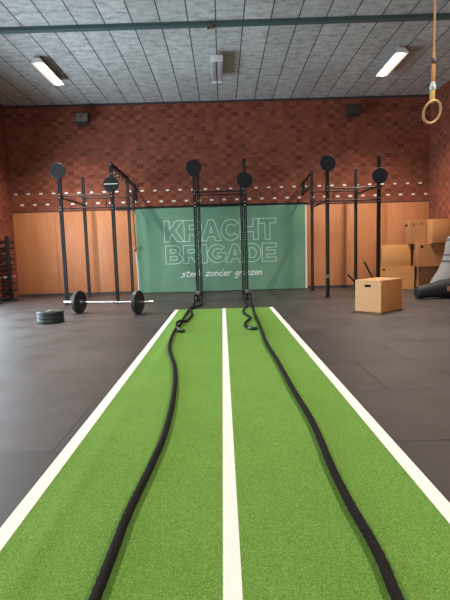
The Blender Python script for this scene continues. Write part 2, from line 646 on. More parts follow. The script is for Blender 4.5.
def make_upright_mesh():
    """square tube, 3.2 m, with a row of through holes in the front and back faces"""
    bm = bmesh.new()
    h, w = PW / 2, 0.012
    pitch = 0.055
    z = 0.06
    zs = [0.0]
    holes = []
    while z + 0.03 < PZ - 0.05:
        holes.append((z, z + 0.024))
        zs += [z, z + 0.024]
        z += pitch
    zs.append(PZ)
    xs = [-h, -w, w, h]
    for y in (-h, h):
        g = [[bm.verts.new((xx, y, zz)) for xx in xs] for zz in zs]
        for j in range(len(zs) - 1):
            for i in range(3):
                if i == 1 and j % 2 == 1 and j < len(zs) - 2 + 1 and (zs[j], zs[j + 1]) in holes:
                    continue
                bm.faces.new((g[j][i], g[j][i + 1], g[j + 1][i + 1], g[j + 1][i]))
    for x in (-h, h):
        v = [bm.verts.new(c) for c in ((x, -h, 0), (x, h, 0), (x, h, PZ), (x, -h, PZ))]
        bm.faces.new(v)
    v = [bm.verts.new(c) for c in ((-h, -h, PZ), (h, -h, PZ), (h, h, PZ), (-h, h, PZ))]
    bm.faces.new(v)
    bmesh.ops.remove_doubles(bm, verts=bm.verts[:], dist=0.0001)
    bmesh.ops.recalc_face_normals(bm, faces=bm.faces[:])
    me = bpy.data.meshes.new('upright')
    bm.to_mesh(me)
    bm.free()
    me.materials.append(M_STEEL_BLACK)
    return me


UP = make_upright_mesh()


def make_rig(label, x0, x1, zdiscs, ladder_left=False, side_bars=('left', 'right'), wall_arm=None, stripe=False):
    r = thing('squat_rig', label, 'rig', ((x0 + x1) / 2, PY0, 0), 0, 'black squat rigs along the back wall')
    c = (x0 + x1) / 2
    A, B = x0 - c, x1 - c
    DY = PY1 - PY0
    for px in (A, B):
        for py in (0.0, DY):
            u = bpy.data.objects.new('upright', UP)
            COL.objects.link(u)
            u.parent = r
            u.location = (px, py, 0.008)
            bm = bmesh.new()
            add_box(bm, (-0.07, -0.07, -0.008), (0.07, 0.07, 0.0), None, 0.002)
            for sx in (-1, 1):
                for sy in (-1, 1):
                    add_cyl(bm, (sx * 0.053, sy * 0.053, 0), (sx * 0.053, sy * 0.053, 0.012), 0.009, seg=6)
            fp = obj('foot_plate', bm, M_STEEL_BLACK, u)
            cap = boxobj('end_cap', (-0.034, -0.034, PZ), (0.034, 0.034, PZ + 0.006), M_RUBBER, u, 0.003)
    # front and rear cross bars
    for z in (2.50, 2.22):
        cylobj('crossbar', (A, 0, z), (B, 0, z), 0.016, M_STEEL_BLACK, r)
    for z in (2.65, 2.40):
        cylobj('crossbar', (A, DY, z), (B, DY, z), 0.016, M_STEEL_BLACK, r)
    cylobj('spacer_bar', ((A + B) / 2, DY, 2.40), ((A + B) / 2, DY, 2.65), 0.014, M_STEEL_BLACK, r)
    if 'left' in side_bars:
        beamobj('side_bar', (A, 0.03, side_bars['left']), (A, DY - 0.03, side_bars['left'] + 0.01), 0.035, 0.035, M_STEEL_BLACK, r)
    if 'right' in side_bars:
        beamobj('side_bar', (B, 0.03, side_bars['right']), (B, DY - 0.03, side_bars['right'] + 0.03), 0.035, 0.035, M_STEEL_BLACK, r)
    # joint brackets and bright bolts
    for px in (A, B):
        for z in (2.50, 2.22):
            bm = bmesh.new()
            add_box(bm, (px - 0.043, -0.043, z - 0.06), (px + 0.043, -0.0365, z + 0.06), None, 0.003)
            g = obj('joint_plate', bm, M_STEEL_BLACK, r)
            for dz in (-0.035, 0.035):
                o = cylobj('bolt', (px, -0.043, z + dz), (px, -0.056, z + dz), 0.012, M_BOLT, g, seg=6)
        for z in (2.65, 2.40):
            boxobj('joint_plate', (px - 0.043, DY - 0.043, z - 0.05), (px + 0.043, DY - 0.0365, z + 0.05), M_STEEL_BLACK, r, 0.003)
    # round wall-ball targets, on a stand-off in front of each front post
    for px, zd, st in ((A, zdiscs[0], False), (B, zdiscs[1], stripe)):
        bm = bmesh.new()
        add_lathe(bm, [(0, 0), (0.172, 0), (0.178, 0.004), (0.178, 0.016), (0.172, 0.02), (0, 0.02)], (px, -0.080, zd), (0, 1, 0), 48)
        d = obj('target_disc', bm, M_DISC, r)
        bm = bmesh.new()
        add_box(bm, (px - 0.03, -0.061, zd - 0.09), (px + 0.03, -0.036, zd + 0.09), None, 0.003)
        obj('disc_bracket', bm, M_STEEL_BLACK, d)
        if st:
            o = boxobj('white_stripe', (px - 0.155, -0.084, zd - 0.009), (px + 0.155, -0.0805, zd + 0.009), M_CORD, d)
            o['label'] = 'pale stripe across the middle of the target'
            for zz in (zd + 0.23, PZ - 0.03):
                cylobj('bolt', (px, -0.036, zz), (px, -0.05, zz), 0.015, M_BOLT, r, seg=6)
    # steel collars low on the front posts
    for px in (A, B):
        if label.startswith('left'):
            continue
        z = 0.16 if label.startswith('middle') else 0.45
        if label.startswith('right') and px == B:
            continue
        bm = bmesh.new()
        add_box(bm, (px - 0.039, -0.039, z), (px + 0.039, 0.039, z + 0.08), None, 0.003)
        o = obj('steel_collar', bm, M_COLLAR, r)
        o['label'] = 'pale steel collar low on the post'
    return r, A, B, DY


rigL, A, B, DY = make_rig('left black squat rig, behind the barbell, with two round targets', -3.66, -2.475, (3.05, 2.73),
                          side_bars={'left': 2.465}, stripe=True)
# overhead beam on the left rig with hanging ball grips and a wall arm
beamobj('overhead_beam', (B, 0.0, PZ - 0.045), (B, DY, PZ - 0.06), 0.06, 0.10, M_STEEL_BLACK, rigL)
beamobj('overhead_rail', (B + 0.09, 0.1, PZ - 0.12), (B + 0.09, DY, PZ - 0.16), 0.03, 0.03, M_STEEL_BLACK, rigL)
for k in range(4):
    y = 0.35 + 0.4 * k
    bm = bmesh.new()
    add_cyl(bm, (B, y, PZ - 0.09), (B, y, PZ - 0.15), 0.008, seg=8)
    bmesh.ops.create_uvsphere(bm, u_segments=12, v_segments=8, radius=0.035, matrix=Matrix.Translation((B, y, PZ - 0.18)))
    obj('ball_grip', bm, M_RUBBER, rigL)
beamobj('wall_arm', (B, DY, PZ - 0.06), (B + 0.06, YB - PY0 - 0.012, 3.02), 0.045, 0.05, M_STEEL_BLACK, rigL)
beamobj('wall_arm', (B, DY, 2.74), (B + 0.06, YB - PY0 - 0.012, 2.72), 0.03, 0.03, M_STEEL_BLACK, rigL)
boxobj('wall_plate', (B + 0.02, YB - PY0 - 0.014, 2.66), (B + 0.10, YB - PY0 - 0.001, 3.08), M_STEEL_BLACK, rigL)

make_rig('middle black squat rig, in front of the green banner, with two round targets', -0.595, 0.550, (3.035, 2.732), side_bars={})

rigR, A, B, DY = make_rig('right black squat rig, behind the front wooden box, with two round targets', 2.44, 3.62, (3.057, 2.746),
                          side_bars={'left': 2.235, 'right': 2.52})
beamobj('wall_arm', (A, DY, PZ - 0.03), (A - 0.10, YB - PY0 - 0.012, 3.00), 0.035, 0.035, M_STEEL_BLACK, rigR)
beamobj('wall_arm', (A, DY, 2.80), (A - 0.10, YB - PY0 - 0.012, 2.72), 0.035, 0.035, M_STEEL_BLACK, rigR)
beamobj('wall_arm', (A - 0.05, DY + 0.36, 3.10), (A - 0.05, DY + 0.36, 2.76), 0.025, 0.025, M_STEEL_BLACK, rigR)
boxobj('wall_plate', (A - 0.14, YB - PY0 - 0.014, 2.66), (A - 0.06, YB - PY0 - 0.001, 3.06), M_STEEL_BLACK, rigR)
# dip attachment: two raked arms low on the right rig
bm = bmesh.new()
add_cyl(bm, (B - 0.04, -0.03, 0.20), (B - 0.45, -0.20, 0.18), 0.022, seg=12)
add_cyl(bm, (B - 0.45, -0.20, 0.18), (2.86 - 3.03, -0.20, 0.53), 0.02, seg=12)
obj('dip_arm', bm, M_STEEL_BLACK, rigR)
bm = bmesh.new()
add_cyl(bm, (B - 0.02, -0.03, 0.24), (B - 0.15, -0.05, 0.44), 0.022, seg=12)
add_cyl(bm, (B - 0.15, -0.05, 0.44), (3.275 - 3.03, -0.05, 0.81), 0.02, seg=12)
obj('dip_arm', bm, M_STEEL_BLACK, rigR)

# bands and a cord hanging beside the left rig
bm = bmesh.new()
for k, (dx, dy, z1) in enumerate(((0.02, 0.0, 2.36), (0.05, 0.05, 2.22), (0.13, 0.1, 2.48), (0.10, 0.0, 2.62), (0.07, 0.07, 2.52))):
    pts = catmull([(-2.395 + dx, 12.62 + dy, 3.10 - 0.02 * k), (-2.385 + dx, 12.66 + dy, 2.95), (-2.43 + dx * 0.8, 12.66 + dy, 2.7), (-2.41 + dx * 0.7, 12.66 + dy, z1)], 0.05)
    add_sweep(bm, pts, 0.014, 6)
tag(obj('resistance_band', bm, M_BAND), 'bundle of dark resistance bands hanging from the arm of the left rig', 'band')
t_ = thing('pull_cord', 'thin cord with a brown knot hanging at the left edge of the green banner', 'cord', (-2.42, 12.95, 0))
bm = bmesh.new()
add_sweep(bm, catmull([(-0.045, -0.02, 3.05), (-0.05, -0.02, 2.4), (-0.03, 0, 1.8), (-0.02, 0, 1.33)], 0.1), 0.012, 6)
o = obj('upper_cord', bm, M_BAND, t_)
bm = bmesh.new()
add_sweep(bm, catmull([(-0.02, 0, 1.24), (0.0, 0.01, 0.7), (0.005, 0.02, 0.03)], 0.1), 0.014, 6)
o = obj('lower_cord', bm, M_CORD, t_)
o['label'] = 'white lower cord'
bm = bmesh.new()
add_lathe(bm, [(0, -0.08), (0.045, -0.06), (0.065, 0), (0.045, 0.06), (0, 0.08)], (-0.05, 0, 1.28), (0, 0, 1), 14)
o = obj('knot', bm, M_KNOT, t_)
o['label'] = 'brown knot'

# ------------------------------------------------------------------ banner
BX0, BX1, BZ0, BZ1 = -2.435, 2.375, 0.015, 2.40
BY = YB - 0.055


def bwave(x, z):
    return 0.008 * math.sin(2.3 * x + 0.6 * z) + 0.006 * math.sin(5.1 * x - 2.0 * z + 1) * (1 - 0.5 * z / 2.4)


ban = thing('banner', 'large green cloth banner with outlined white lettering hanging on the back wall', 'banner', (0, BY, 0))
bm = bmesh.new()
NX, NZ = 96, 36
gf, gb_ = [], []
for j in range(NZ + 1):
    z = BZ0 + (BZ1 - BZ0) * j / NZ
    rf, rb = [], []
    for i in range(NX + 1):
        x = BX0 + (BX1 - BX0) * i / NX
        rf.append(bm.verts.new((x, bwave(x, z), z)))
        rb.append(bm.verts.new((x, bwave(x, z) + 0.003, z)))
    gf.append(rf)
    gb_.append(rb)
for j in range(NZ):
    for i in range(NX):
        bm.faces.new((gf[j][i], gf[j][i + 1], gf[j + 1][i + 1], gf[j + 1][i])).smooth = True
        bm.faces.new((gb_[j][i + 1], gb_[j][i], gb_[j + 1][i], gb_[j + 1][i + 1])).smooth = True
for i in range(NX):
    bm.faces.new((gf[0][i + 1], gf[0][i], gb_[0][i], gb_[0][i + 1]))
    bm.faces.new((gf[NZ][i], gf[NZ][i + 1], gb_[NZ][i + 1], gb_[NZ][i]))
for j in range(NZ):
    bm.faces.new((gf[j][0], gf[j + 1][0], gb_[j + 1][0], gb_[j][0]))
    bm.faces.new((gf[j + 1][NX], gf[j][NX], gb_[j][NX], gb_[j + 1][NX]))
obj('cloth', bm, M_BANNER, ban)
o = boxobj('side_hem', (BX1, -0.01, BZ0), (BX1 + 0.05, 0.012, BZ1 - 0.02), M_HEM, ban)
o['label'] = 'pale cream strip along the right edge'
bm = bmesh.new()
add_cyl(bm, (-2.95, 0.0, 2.43), (2.45, 0.0, 2.43), 0.026, seg=12)
obj('hanging_rail', bm, M_STEEL_BLACK, ban)

LW = 0.019


def ribbon(bm, pts, closed, w=LW, proud=0.004):
    n = len(pts)
    for i in range(n if closed else n - 1):
        a, b = Vector((pts[i][0], 0, pts[i][1])), Vector((pts[(i + 1) % n][0], 0, pts[(i + 1) % n][1]))
        L = (b - a).length
        if L < 1e-5:
            continue
        d = (b - a) / L
        s = Vector((-d.z, 0, d.x)) * (w / 2)
        a = a - d * w * 0.4
        b = b + d * w * 0.4
        m = max(1, int(L / 0.08))
        rows = []
        for k in range(m + 1):
            c = a.lerp(b, k / m)
            q = []
            for sg in (-1, 1):
                v = c + s * sg
                y = bwave(v.x, v.z)
                q.append((bm.verts.new((v.x, y - proud, v.z)), bm.verts.new((v.x, y - 0.001, v.z))))
            rows.append(q)
        for p, q in zip(rows, rows[1:]):
            bm.faces.new((p[0][0], q[0][0], q[1][0], p[1][0]))
            bm.faces.new((p[0][1], q[0][1], q[0][0], p[0][0]))
            bm.faces.new((p[1][0], q[1][0], q[1][1], p[1][1]))


def arc(cx, cy, rx, ry, a0, a1, n=14):
    return [(cx + rx * math.cos(math.radians(a0 + (a1 - a0) * k / n)), cy + ry * math.sin(math.radians(a0 + (a1 - a0) * k / n))) for k in range(n + 1)]


# glyph outlines in a unit box
GL = {
    'K': [[(0, 0), (0, 1), (.27, 1), (.27, .60), (.62, 1), (.97, 1), (.58, .54), (1, 0), (.66, 0), (.39, .36), (.27, .24), (.27, 0)]],
    'R': [[(0, 0), (0, 1), (.5, 1)] + arc(.55, .67, .40, .33, 90, -60, 12) + [(1, 0), (.68, 0), (.46, .33), (.28, .33), (.28, 0)],
          [(.28, .57), (.28, .78), (.5, .78)] + arc(.52, .675, .13, .105, 90, -90, 8) + [(.5, .57)]],
    'A': [[(0, 0), (.37, 1), (.63, 1), (1, 0), (.71, 0), (.65, .19), (.35, .19), (.29, 0)], [(.42, .40), (.58, .40), (.50, .68)]],
    'C': [arc(.52, .5, .52, .5, 38, 322, 26) + [(.70, .36)] + arc(.52, .5, .25, .26, 318, 42, 16)],
    'H': [[(0, 0), (0, 1), (.28, 1), (.28, .62), (.72, .62), (.72, 1), (1, 1), (1, 0), (.72, 0), (.72, .39), (.28, .39), (.28, 0)]],
    'T': [[(.35, 0), (.35, .77), (0, .77), (0, 1), (1, 1), (1, .77), (.65, .77), (.65, 0)]],
    'B': [[(0, 0), (0, 1), (.55, 1)] + arc(.58, .76, .34, .24, 90, -50, 9) + arc(.62, .28, .38, .28, 55, -90, 10) + [(.55, 0)],
          [(.28, .60), (.28, .79), (.5, .79)] + arc(.53, .695, .11, .095, 90, -90, 7) + [(.5, .60)],
          [(.28, .20), (.28, .41), (.55, .41)] + arc(.58, .305, .12, .105, 90, -90, 7) + [(.55, .20)]],
    'I': [[(0, 0), (0, 1), (1, 1), (1, 0)]],
    'G': [arc(.52, .5, .52, .5, 42, 325, 26) + [(.98, .20), (.98, .54), (.54, .54), (.54, .34), (.73, .34), (.73, .28)] + arc(.53, .5, .26, .27, 310, 45, 16)],
    'D': [[(0, 0), (0, 1), (.45, 1)] + arc(.48, .5, .52, .5, 90, -90, 18) + [(.45, 0)],
          [(.28, .23), (.28, .77), (.45, .77)] + arc(.46, .5, .25, .27, 90, -90, 12) + [(.45, .23)]],
    'E': [[(0, 0), (0, 1), (1, 1), (1, .77), (.31, .77), (.31, .62), (.92, .62), (.92, .40), (.31, .40), (.31, .23), (1, .23), (1, 0)]],
}
ROW1 = [('K', -1.633, -1.077), ('R', -1.068, -0.534), ('A', -0.591, -0.015), ('C', -0.015, 0.509), ('H', 0.524, 1.038), ('T', 1.060, 1.540)]
ROW2 = [('B', -1.619, -1.150), ('R', -1.110, -0.600), ('I', -0.585, -0.440), ('G', -0.420, 0.110), ('A', 0.090, 0.640), ('D', 0.655, 1.100), ('E', 1.140, 1.542)]
for row, z0, z1, word in ((ROW1, 1.447, 2.037, 'KRACHT'), (ROW2, 0.822, 1.338, 'BRIGADE')):
    bm = bmesh.new()
    for ch, x0, x1 in row:
        for loop in GL[ch]:
            ribbon(bm, [(x0 + (x1 - x0) * u, z0 + (z1 - z0) * v) for u, v in loop], True)
    o = obj('lettering', bm, M_LETTER, ban)
    o['label'] = 'outlined word ' + word

# handwritten line; strokes in letter units (x advance, height 1 = x-height)
HW = {
    's': ([[(.55, .85), (.3, 1), (.1, .8), (.45, .45), (.4, .1), (.1, .0), (-.1, -.05)]], .65),
    't': ([[(.3, 1.6), (.22, .2), (.4, 0), (.55, .1)], [(0, 1.1), (.6, 1.15)]], .65),
    'e': ([[(.08, .5), (.5, .6), (.45, .95), (.2, .95), (.05, .5), (.2, .05), (.55, .15)]], .65),
    'r': ([[(.1, 1), (.12, 0)], [(.12, .6), (.3, .95), (.55, .95)]], .6),
    'k': ([[(.12, 1.8), (.1, 0)], [(.55, 1), (.12, .45), (.6, 0)]], .7),
    'z': ([[(.05, .95), (.55, 1), (.05, .05), (.6, .05)]], .72),
    'o': ([[(.3, 1), (.08, .7), (.08, .25), (.3, 0), (.52, .3), (.5, .75), (.3, 1)]], .66),
    'n': ([[(.1, 1), (.1, 0)], [(.1, .65), (.32, 1), (.5, .8), (.5, 0)]], .68),
    'd': ([[(.5, .8), (.25, .95), (.05, .5), (.2, .03), (.48, .3)], [(.58, 1.9), (.5, .1), (.62, 0)]], .72),
    'g': ([[(.5, .85), (.25, 1), (.05, .6), (.2, .1), (.5, .4)], [(.52, .95), (.5, -.3), (.3, -.75), (.0, -.55)]], .68),
}
def script_word(word, x0, x1, z0, z1, xh):
    bm = bmesh.new()
    adv = sum(HW[c][1] for c in word)
    k = (x1 - x0) / adv
    x = 0.0
    for c in word:
        strokes, a = HW[c]
        for st in strokes:
            pts = [Vector((p[0], 0, p[1])) for p in st]
            sm = catmull(pts, 0.12) if len(pts) > 2 else pts
            pp = []
            for v in sm:
                gx = x0 + (x + v.x + 0.12 * v.z) * k
                gz = z0 + (z1 - z0) * ((x + v.x) / adv) + v.z * xh
                pp.append((gx, gz))
            ribbon(bm, pp, False, 0.021, 0.004)
        x += a
    o = obj('lettering', bm, M_SCRIPT, ban)
    o['label'] = 'handwritten white word ' + word


script_word('sterk', -1.19, -0.60, 0.440, 0.445, 0.105)
script_word('zonder', -0.50, 0.235, 0.450, 0.447, 0.105)
script_word('grenzen', 0.34, 1.13, 0.443, 0.450, 0.105)

# ------------------------------------------------------------------ ceiling fittings


def ceiling_lamp(x, label, group, y=9.97):
    t = thing('ceiling_light', label, 'ceiling light', (x, y, 5.17), 0, group)
    bm = bmesh.new()
    # trough reflector: roof plate and two sloped sides
    for sx in (-1, 1):
        v = [bm.verts.new(c) for c in ((sx * 0.05, 0, 0.07), (sx * 0.135, 0, -0.02), (sx * 0.135, 1.26, -0.02), (sx * 0.05, 1.26, 0.07))]
        bm.faces.new(v)
        v = [bm.verts.new(c) for c in ((sx * 0.055, 0, 0.078), (sx * 0.142, 0, -0.02), (sx * 0.142, 1.26, -0.02), (sx * 0.055, 1.26, 0.078))]
        bm.faces.new(v)
    add_box(bm, (-0.055, 0, 0.07), (0.055, 1.26, 0.117))
    obj('reflector', bm, M_REFL, t)
    for y in (-0.006, 1.26):
        bm = bmesh.new()
        v0 = [bm.verts.new((a, y, b)) for a, b in ((-0.142, -0.022), (0.142, -0.022), (0.057, 0.08), (-0.057, 0.08))]
        v1 = [bm.verts.new((a, y + 0.006, b)) for a, b in ((-0.142, -0.022), (0.142, -0.022), (0.057, 0.08), (-0.057, 0.08))]
        bm.faces.new(v0)
        bm.faces.new(v1)
        for i in range(4):
            bm.faces.new((v0[i], v0[(i + 1) % 4], v1[(i + 1) % 4], v1[i]))
        obj('end_cap', bm, M_WHITE, t)
    for sx in (-0.034, 0.034):
        o = cylobj('fluorescent_tube', (sx, 0.02, 0.005), (sx, 1.24, 0.005), 0.026, M_TUBE, t)
        o['label'] = 'glowing fluorescent tube'
    d = bpy.data.lights.new('tube_light', 'AREA')
    d.shape = 'RECTANGLE'
    d.spread = math.radians(122)
    d.size, d.size_y = 0.24, 1.2
    d.energy = LAMP_POWER if y > 8 else LAMP_POWER_ADDED
    d.color = (1.0, 0.80, 0.58) if y > 8 else (1.0, 0.90, 0.76)
    lo = bpy.data.objects.new('tube_light', d)
    COL.objects.link(lo)
    lo.parent = t
    lo.location = (0, 0.63, -0.045)


ceiling_lamp(-3.735, 'lit fluorescent ceiling light at the left of the ceiling', 'lit ceiling lights')
ceiling_lamp(3.875, 'lit fluorescent ceiling light at the right of the ceiling', 'lit ceiling lights')

for y, where in ((3.2, 'above the middle of the turf'), (-2.6, 'behind the photographer')):  # four unseen lamps, added to brighten the turf and floor
    ceiling_lamp(-3.775, 'added unseen fluorescent fill light at the left ' + where, 'lit ceiling lights', y)
    ceiling_lamp(3.905, 'added unseen fluorescent fill light at the right ' + where, 'lit ceiling lights', y)

t_ = thing('ceiling_heater', 'unlit grey louvred ceiling fitting with white ends in the middle of the ceiling', 'ceiling light', (0.0, 9.95, 5.10))
boxobj('housing', (-0.125, 0.0, 0.03), (0.125, 1.20, 0.10), M_WHITE, t_, 0.006)
for a, b in ((-0.118, -0.018), (0.018, 0.118)):
    o = boxobj('louvre', (a, 0.02, -0.015), (b, 1.16, 0.03), M_GREYL, t_, 0.006)
boxobj('centre_slot', (-0.018, 0.02, 0.0), (0.018, 1.16, 0.03), M_VIOLET, t_)
boxobj('end_plate', (-0.13, -0.012, -0.03), (0.13, 0.0, 0.10), M_WHITE, t_, 0.003)
boxobj('end_plate', (-0.12, 1.20, -0.035), (-0.01, 1.212, 0.09), M_WHITE, t_, 0.003)
boxobj('end_plate', (0.01, 1.20, -0.035), (0.12, 1.212, 0.09), M_WHITE, t_, 0.003)
for y in (0.25, 0.95):
    cylobj('hanger', (0, y, 0.10), (0, y, ZC - 5.10), 0.012, M_COLLAR, t_, seg=8)

bm = bmesh.new()
add_box(bm, (-0.17, 8.70, 5.215), (-0.03, 8.865, 5.231), None, 0.003)
add_box(bm, (-0.17, 8.70, 5.215), (-0.14, 8.717, 5.27))
add_cyl(bm, (-0.14, 8.75, 5.16), (-0.14, 8.75, 5.215), 0.018, seg=8)
add_cyl(bm, (-0.05, 8.75, 5.18), (-0.05, 8.75, 5.215), 0.016, seg=8)
tag(obj('beam_clamp', bm, mat('rusty_clamp', (0.12, 0.09, 0.075), 0.7)), 'small rusty clamp gripping the green ceiling beam', 'clamp')


def speaker(x, z, label, m_front, yaw):
    t = thing('wall_speaker', label, 'speaker', (x, YB - 0.24, z), yaw, 'wall speakers high on the brick wall')
    tilt = Matrix.Rotation(math.radians(-14), 4, 'X')
    boxobj('cabinet', (-0.175, -0.10, -0.135), (0.175, 0.12, 0.135), M_SPK, t, 0.012, tilt)
    boxobj('front_grille', (-0.158, -0.108, -0.115), (0.158, -0.099, 0.118), m_front, t, 0.004, tilt)
    bm = bmesh.new()
    add_lathe(bm, [(0.0, 0), (0.028, 0), (0.032, 0.004), (0, 0.004)], tilt @ Vector((-0.02, -0.112, 0.02)), tilt.to_3x3() @ Vector((0, 1, 0)), 16)
    obj('badge', bm, M_SPKD, t)
    bm = bmesh.new()
    add_beam(bm, (0, 0.10, 0.0), (0, 0.235, 0.0), 0.06, 0.06)
    add_box(bm, (-0.06, 0.228, -0.08), (0.06, 0.238, 0.08))
    obj('wall_bracket', bm, M_SPK, t)


speaker(-3.70, 4.84, 'beige fronted wall speaker high on the left of the brick wall', M_SPKG, 0.0)
speaker(3.69, 4.865, 'dark brown wall speaker high on the right of the brick wall', M_SPKD, 0.0)

# ------------------------------------------------------------------ gym ring
RX, RY, RZ = 2.245, 4.95, 2.538
t_ = thing('gym_ring', 'wooden gymnastic ring hanging on an orange strap at the upper right', 'gym ring', (RX, RY, RZ))
bm = bmesh.new()
R0, r0 = 0.110, 0.0125
rt = Matrix.Rotation(math.radians(29), 4, Vector((1, 0, 0.9)).normalized())
prev = None
rings = []
for i in range(48):
    a = 2 * PI * i / 48
    ring = []
    for k in range(12):
        b = 2 * PI * k / 12
        rr = R0 + r0 * math.cos(b)
        ring.append(bm.verts.new(rt @ Vector((rr * math.cos(a), r0 * math.sin(b), rr * math.sin(a)))))
    rings.append(ring)
for i in range(48):
    for k in range(12):
        bm.faces.new((rings[i][k], rings[(i + 1) % 48][k], rings[(i + 1) % 48][(k + 1) % 12], rings[i][(k + 1) % 12])).smooth = True
obj('ring', bm, M_RING, t_)
boxobj('strap', (0.000, -0.004, 0.60), (0.018, 0.004, ZC - RZ), M_STRAP, t_)
boxobj('strap', (-0.012, -0.009, 0.30), (0.024, 0.009, 0.51), M_STRAP, t_, 0.003)
o = boxobj('buckle', (-0.014, -0.014, 0.485), (0.032, 0.014, 0.535), M_BUCKLE, t_, 0.003)
boxobj('strap', (-0.004, -0.005, 0.53), (0.022, 0.005, 0.605), M_STRAP, t_)
bm = bmesh.new()
add_lathe(bm, [(0.018, 0), (0.028, 0.012), (0.032, 0.04), (0.024, 0.055), (0.026, 0.07), (0.014, 0.085)], (0.002, 0, 0.215), (0, 0, 1), 16)
o = obj('tape_wrap', bm, M_TAPE, t_)
o['label'] = 'white tape wrapped round the strap'
bm = bmesh.new()
add_box(bm, (-0.022, -0.020, 0.09), (0.020, 0.020, 0.22), None, 0.006)
o = obj('strap_loop', bm, M_WRAP, t_)
o['label'] = 'yellow webbing loop holding the ring'

# ------------------------------------------------------------------ barbell and plates
PR = 0.2245


def plate_profile(w):
    return [(0.026, -w / 2), (0.055, -w / 2), (0.06, -w / 2 + 0.008), (0.15, -w / 2 + 0.008), (0.165, -w / 2), (PR - 0.012, -w / 2), (PR, -w / 2 + 0.012),
            (PR, w / 2 - 0.012), (PR - 0.012, w / 2), (0.165, w / 2), (0.15, w / 2 - 0.008), (0.06, w / 2 - 0.008), (0.055, w / 2), (0.026, w / 2)]


pL, pR = Vector((-2.88, 9.02, PR + 0.001)), Vector((-1.645, 8.66, PR + 0.001))
mid = (pL + pR) / 2
ang = math.atan2(pR.y - pL.y, pR.x - pL.x)
bb = thing('barbell', 'barbell with two black bumper plates and a pale steel bar on the rubber floor', 'barbell', (mid.x, mid.y, 0), ang)
hs = (pR - pL).length / 2
zc = PR + 0.001
cylobj('bar_shaft', (-hs + 0.03, 0, zc), (hs - 0.03, 0, zc), 0.0145, M_CHROME, bb)
for sg in (-1, 1):
    bm = bmesh.new()
    add_lathe(bm, [(0, 0), (0.036, 0), (0.036, 0.02), (0.025, 0.022), (0.025, 0.39), (0.020, 0.395), (0, 0.395)], (sg * (hs - 0.055), 0, zc), (sg, 0, 0), 20)
    obj('sleeve', bm, M_CHROME, bb)
    bm = bmesh.new()
    add_lathe(bm, plate_profile(0.085), (sg * hs, 0, zc), (1, 0, 0), 56)
    p = obj('bumper_plate', bm, M_RUBBER, bb)
    p['label'] = 'black bumper plate'
    bm = bmesh.new()
    add_lathe(bm, [(0.0262, -0.044), (0.050, -0.044), (0.050, 0.044), (0.0262, 0.044)], (sg * hs, 0, zc), (1, 0, 0), 24)
    obj('hub', bm, M_RUBBER_T, p)

# three plates flat on the floor
def flat_plate(z, label):
    t = thing('bumper_plate', label, 'weight plate', (-3.035, 7.90, z), random.uniform(0, 3), 'plates stacked on the left floor')
    bm = bmesh.new()
    add_lathe(bm, plate_profile(0.066), (0, 0, 0.033), (0, 0, 1), 56)
    obj('rubber_disc', bm, M_RUBBER_T, t)
    bm = bmesh.new()
    add_lathe(bm, [(0.026, 0.0), (0.054, 0.0), (0.054, 0.0665), (0.026, 0.0665)], (0, 0, 0), (0, 0, 1), 28)
    o = obj('hub', bm, M_HUB, t)
    o['label'] = 'grey steel hub'
    return t


flat_plate(0.001, 'bottom dark rubber plate of the flat stack of three on the left floor')
flat_plate(0.068, 'middle dark rubber plate of the flat stack of three on the left floor')
flat_plate(0.135, 'top dark rubber plate of the flat stack of three on the left floor')

# ------------------------------------------------------------------ wooden jump boxes


def hole_panel(bm, w, h, th, hole=None, mtx=None):
    """panel in x (0..w), z (0..h), y 0..th with an optional rounded slot hole=(x0,z0,x1,z1)"""
    if not hole:
        add_box(bm, (0, 0, 0), (w, th, h), mtx, 0.002)
        return
    x0, z0, x1, z1 = hole
    vs = []
    xs, zs = [0, x0, x1, w], [0, z0, z1, h]
    g = {}
    for y in (0, th):
        for i, x in enumerate(xs):
            for j, z in enumerate(zs):
                g[(i, j, y)] = bm.verts.new((x, y, z))
                vs.append(g[(i, j, y)])
        for i in range(3):
            for j in range(3):
                if i == 1 and j == 1:
                    continue
                bm.faces.new((g[(i, j, y)], g[(i + 1, j, y)], g[(i + 1, j + 1, y)], g[(i, j + 1, y)]))
    ring = [(1, 1), (2, 1), (2, 2), (1, 2)]
    for a, b in zip(ring, ring[1:] + ring[:1]):
        bm.faces.new((g[(*a, 0)], g[(*b, 0)], g[(*b, th)], g[(*a, th)]))
    out = [(0, 0), (1, 0), (2, 0), (3, 0), (3, 1), (3, 2), (3, 3), (2, 3), (1, 3), (0, 3), (0, 2), (0, 1)]
    for a, b in zip(out, out[1:] + out[:1]):
        bm.faces.new((g[(*a, 0)], g[(*b, 0)], g[(*b, th)], g[(*a, th)]))
    if mtx:
        for v in vs:
            v.co = mtx @ v.co


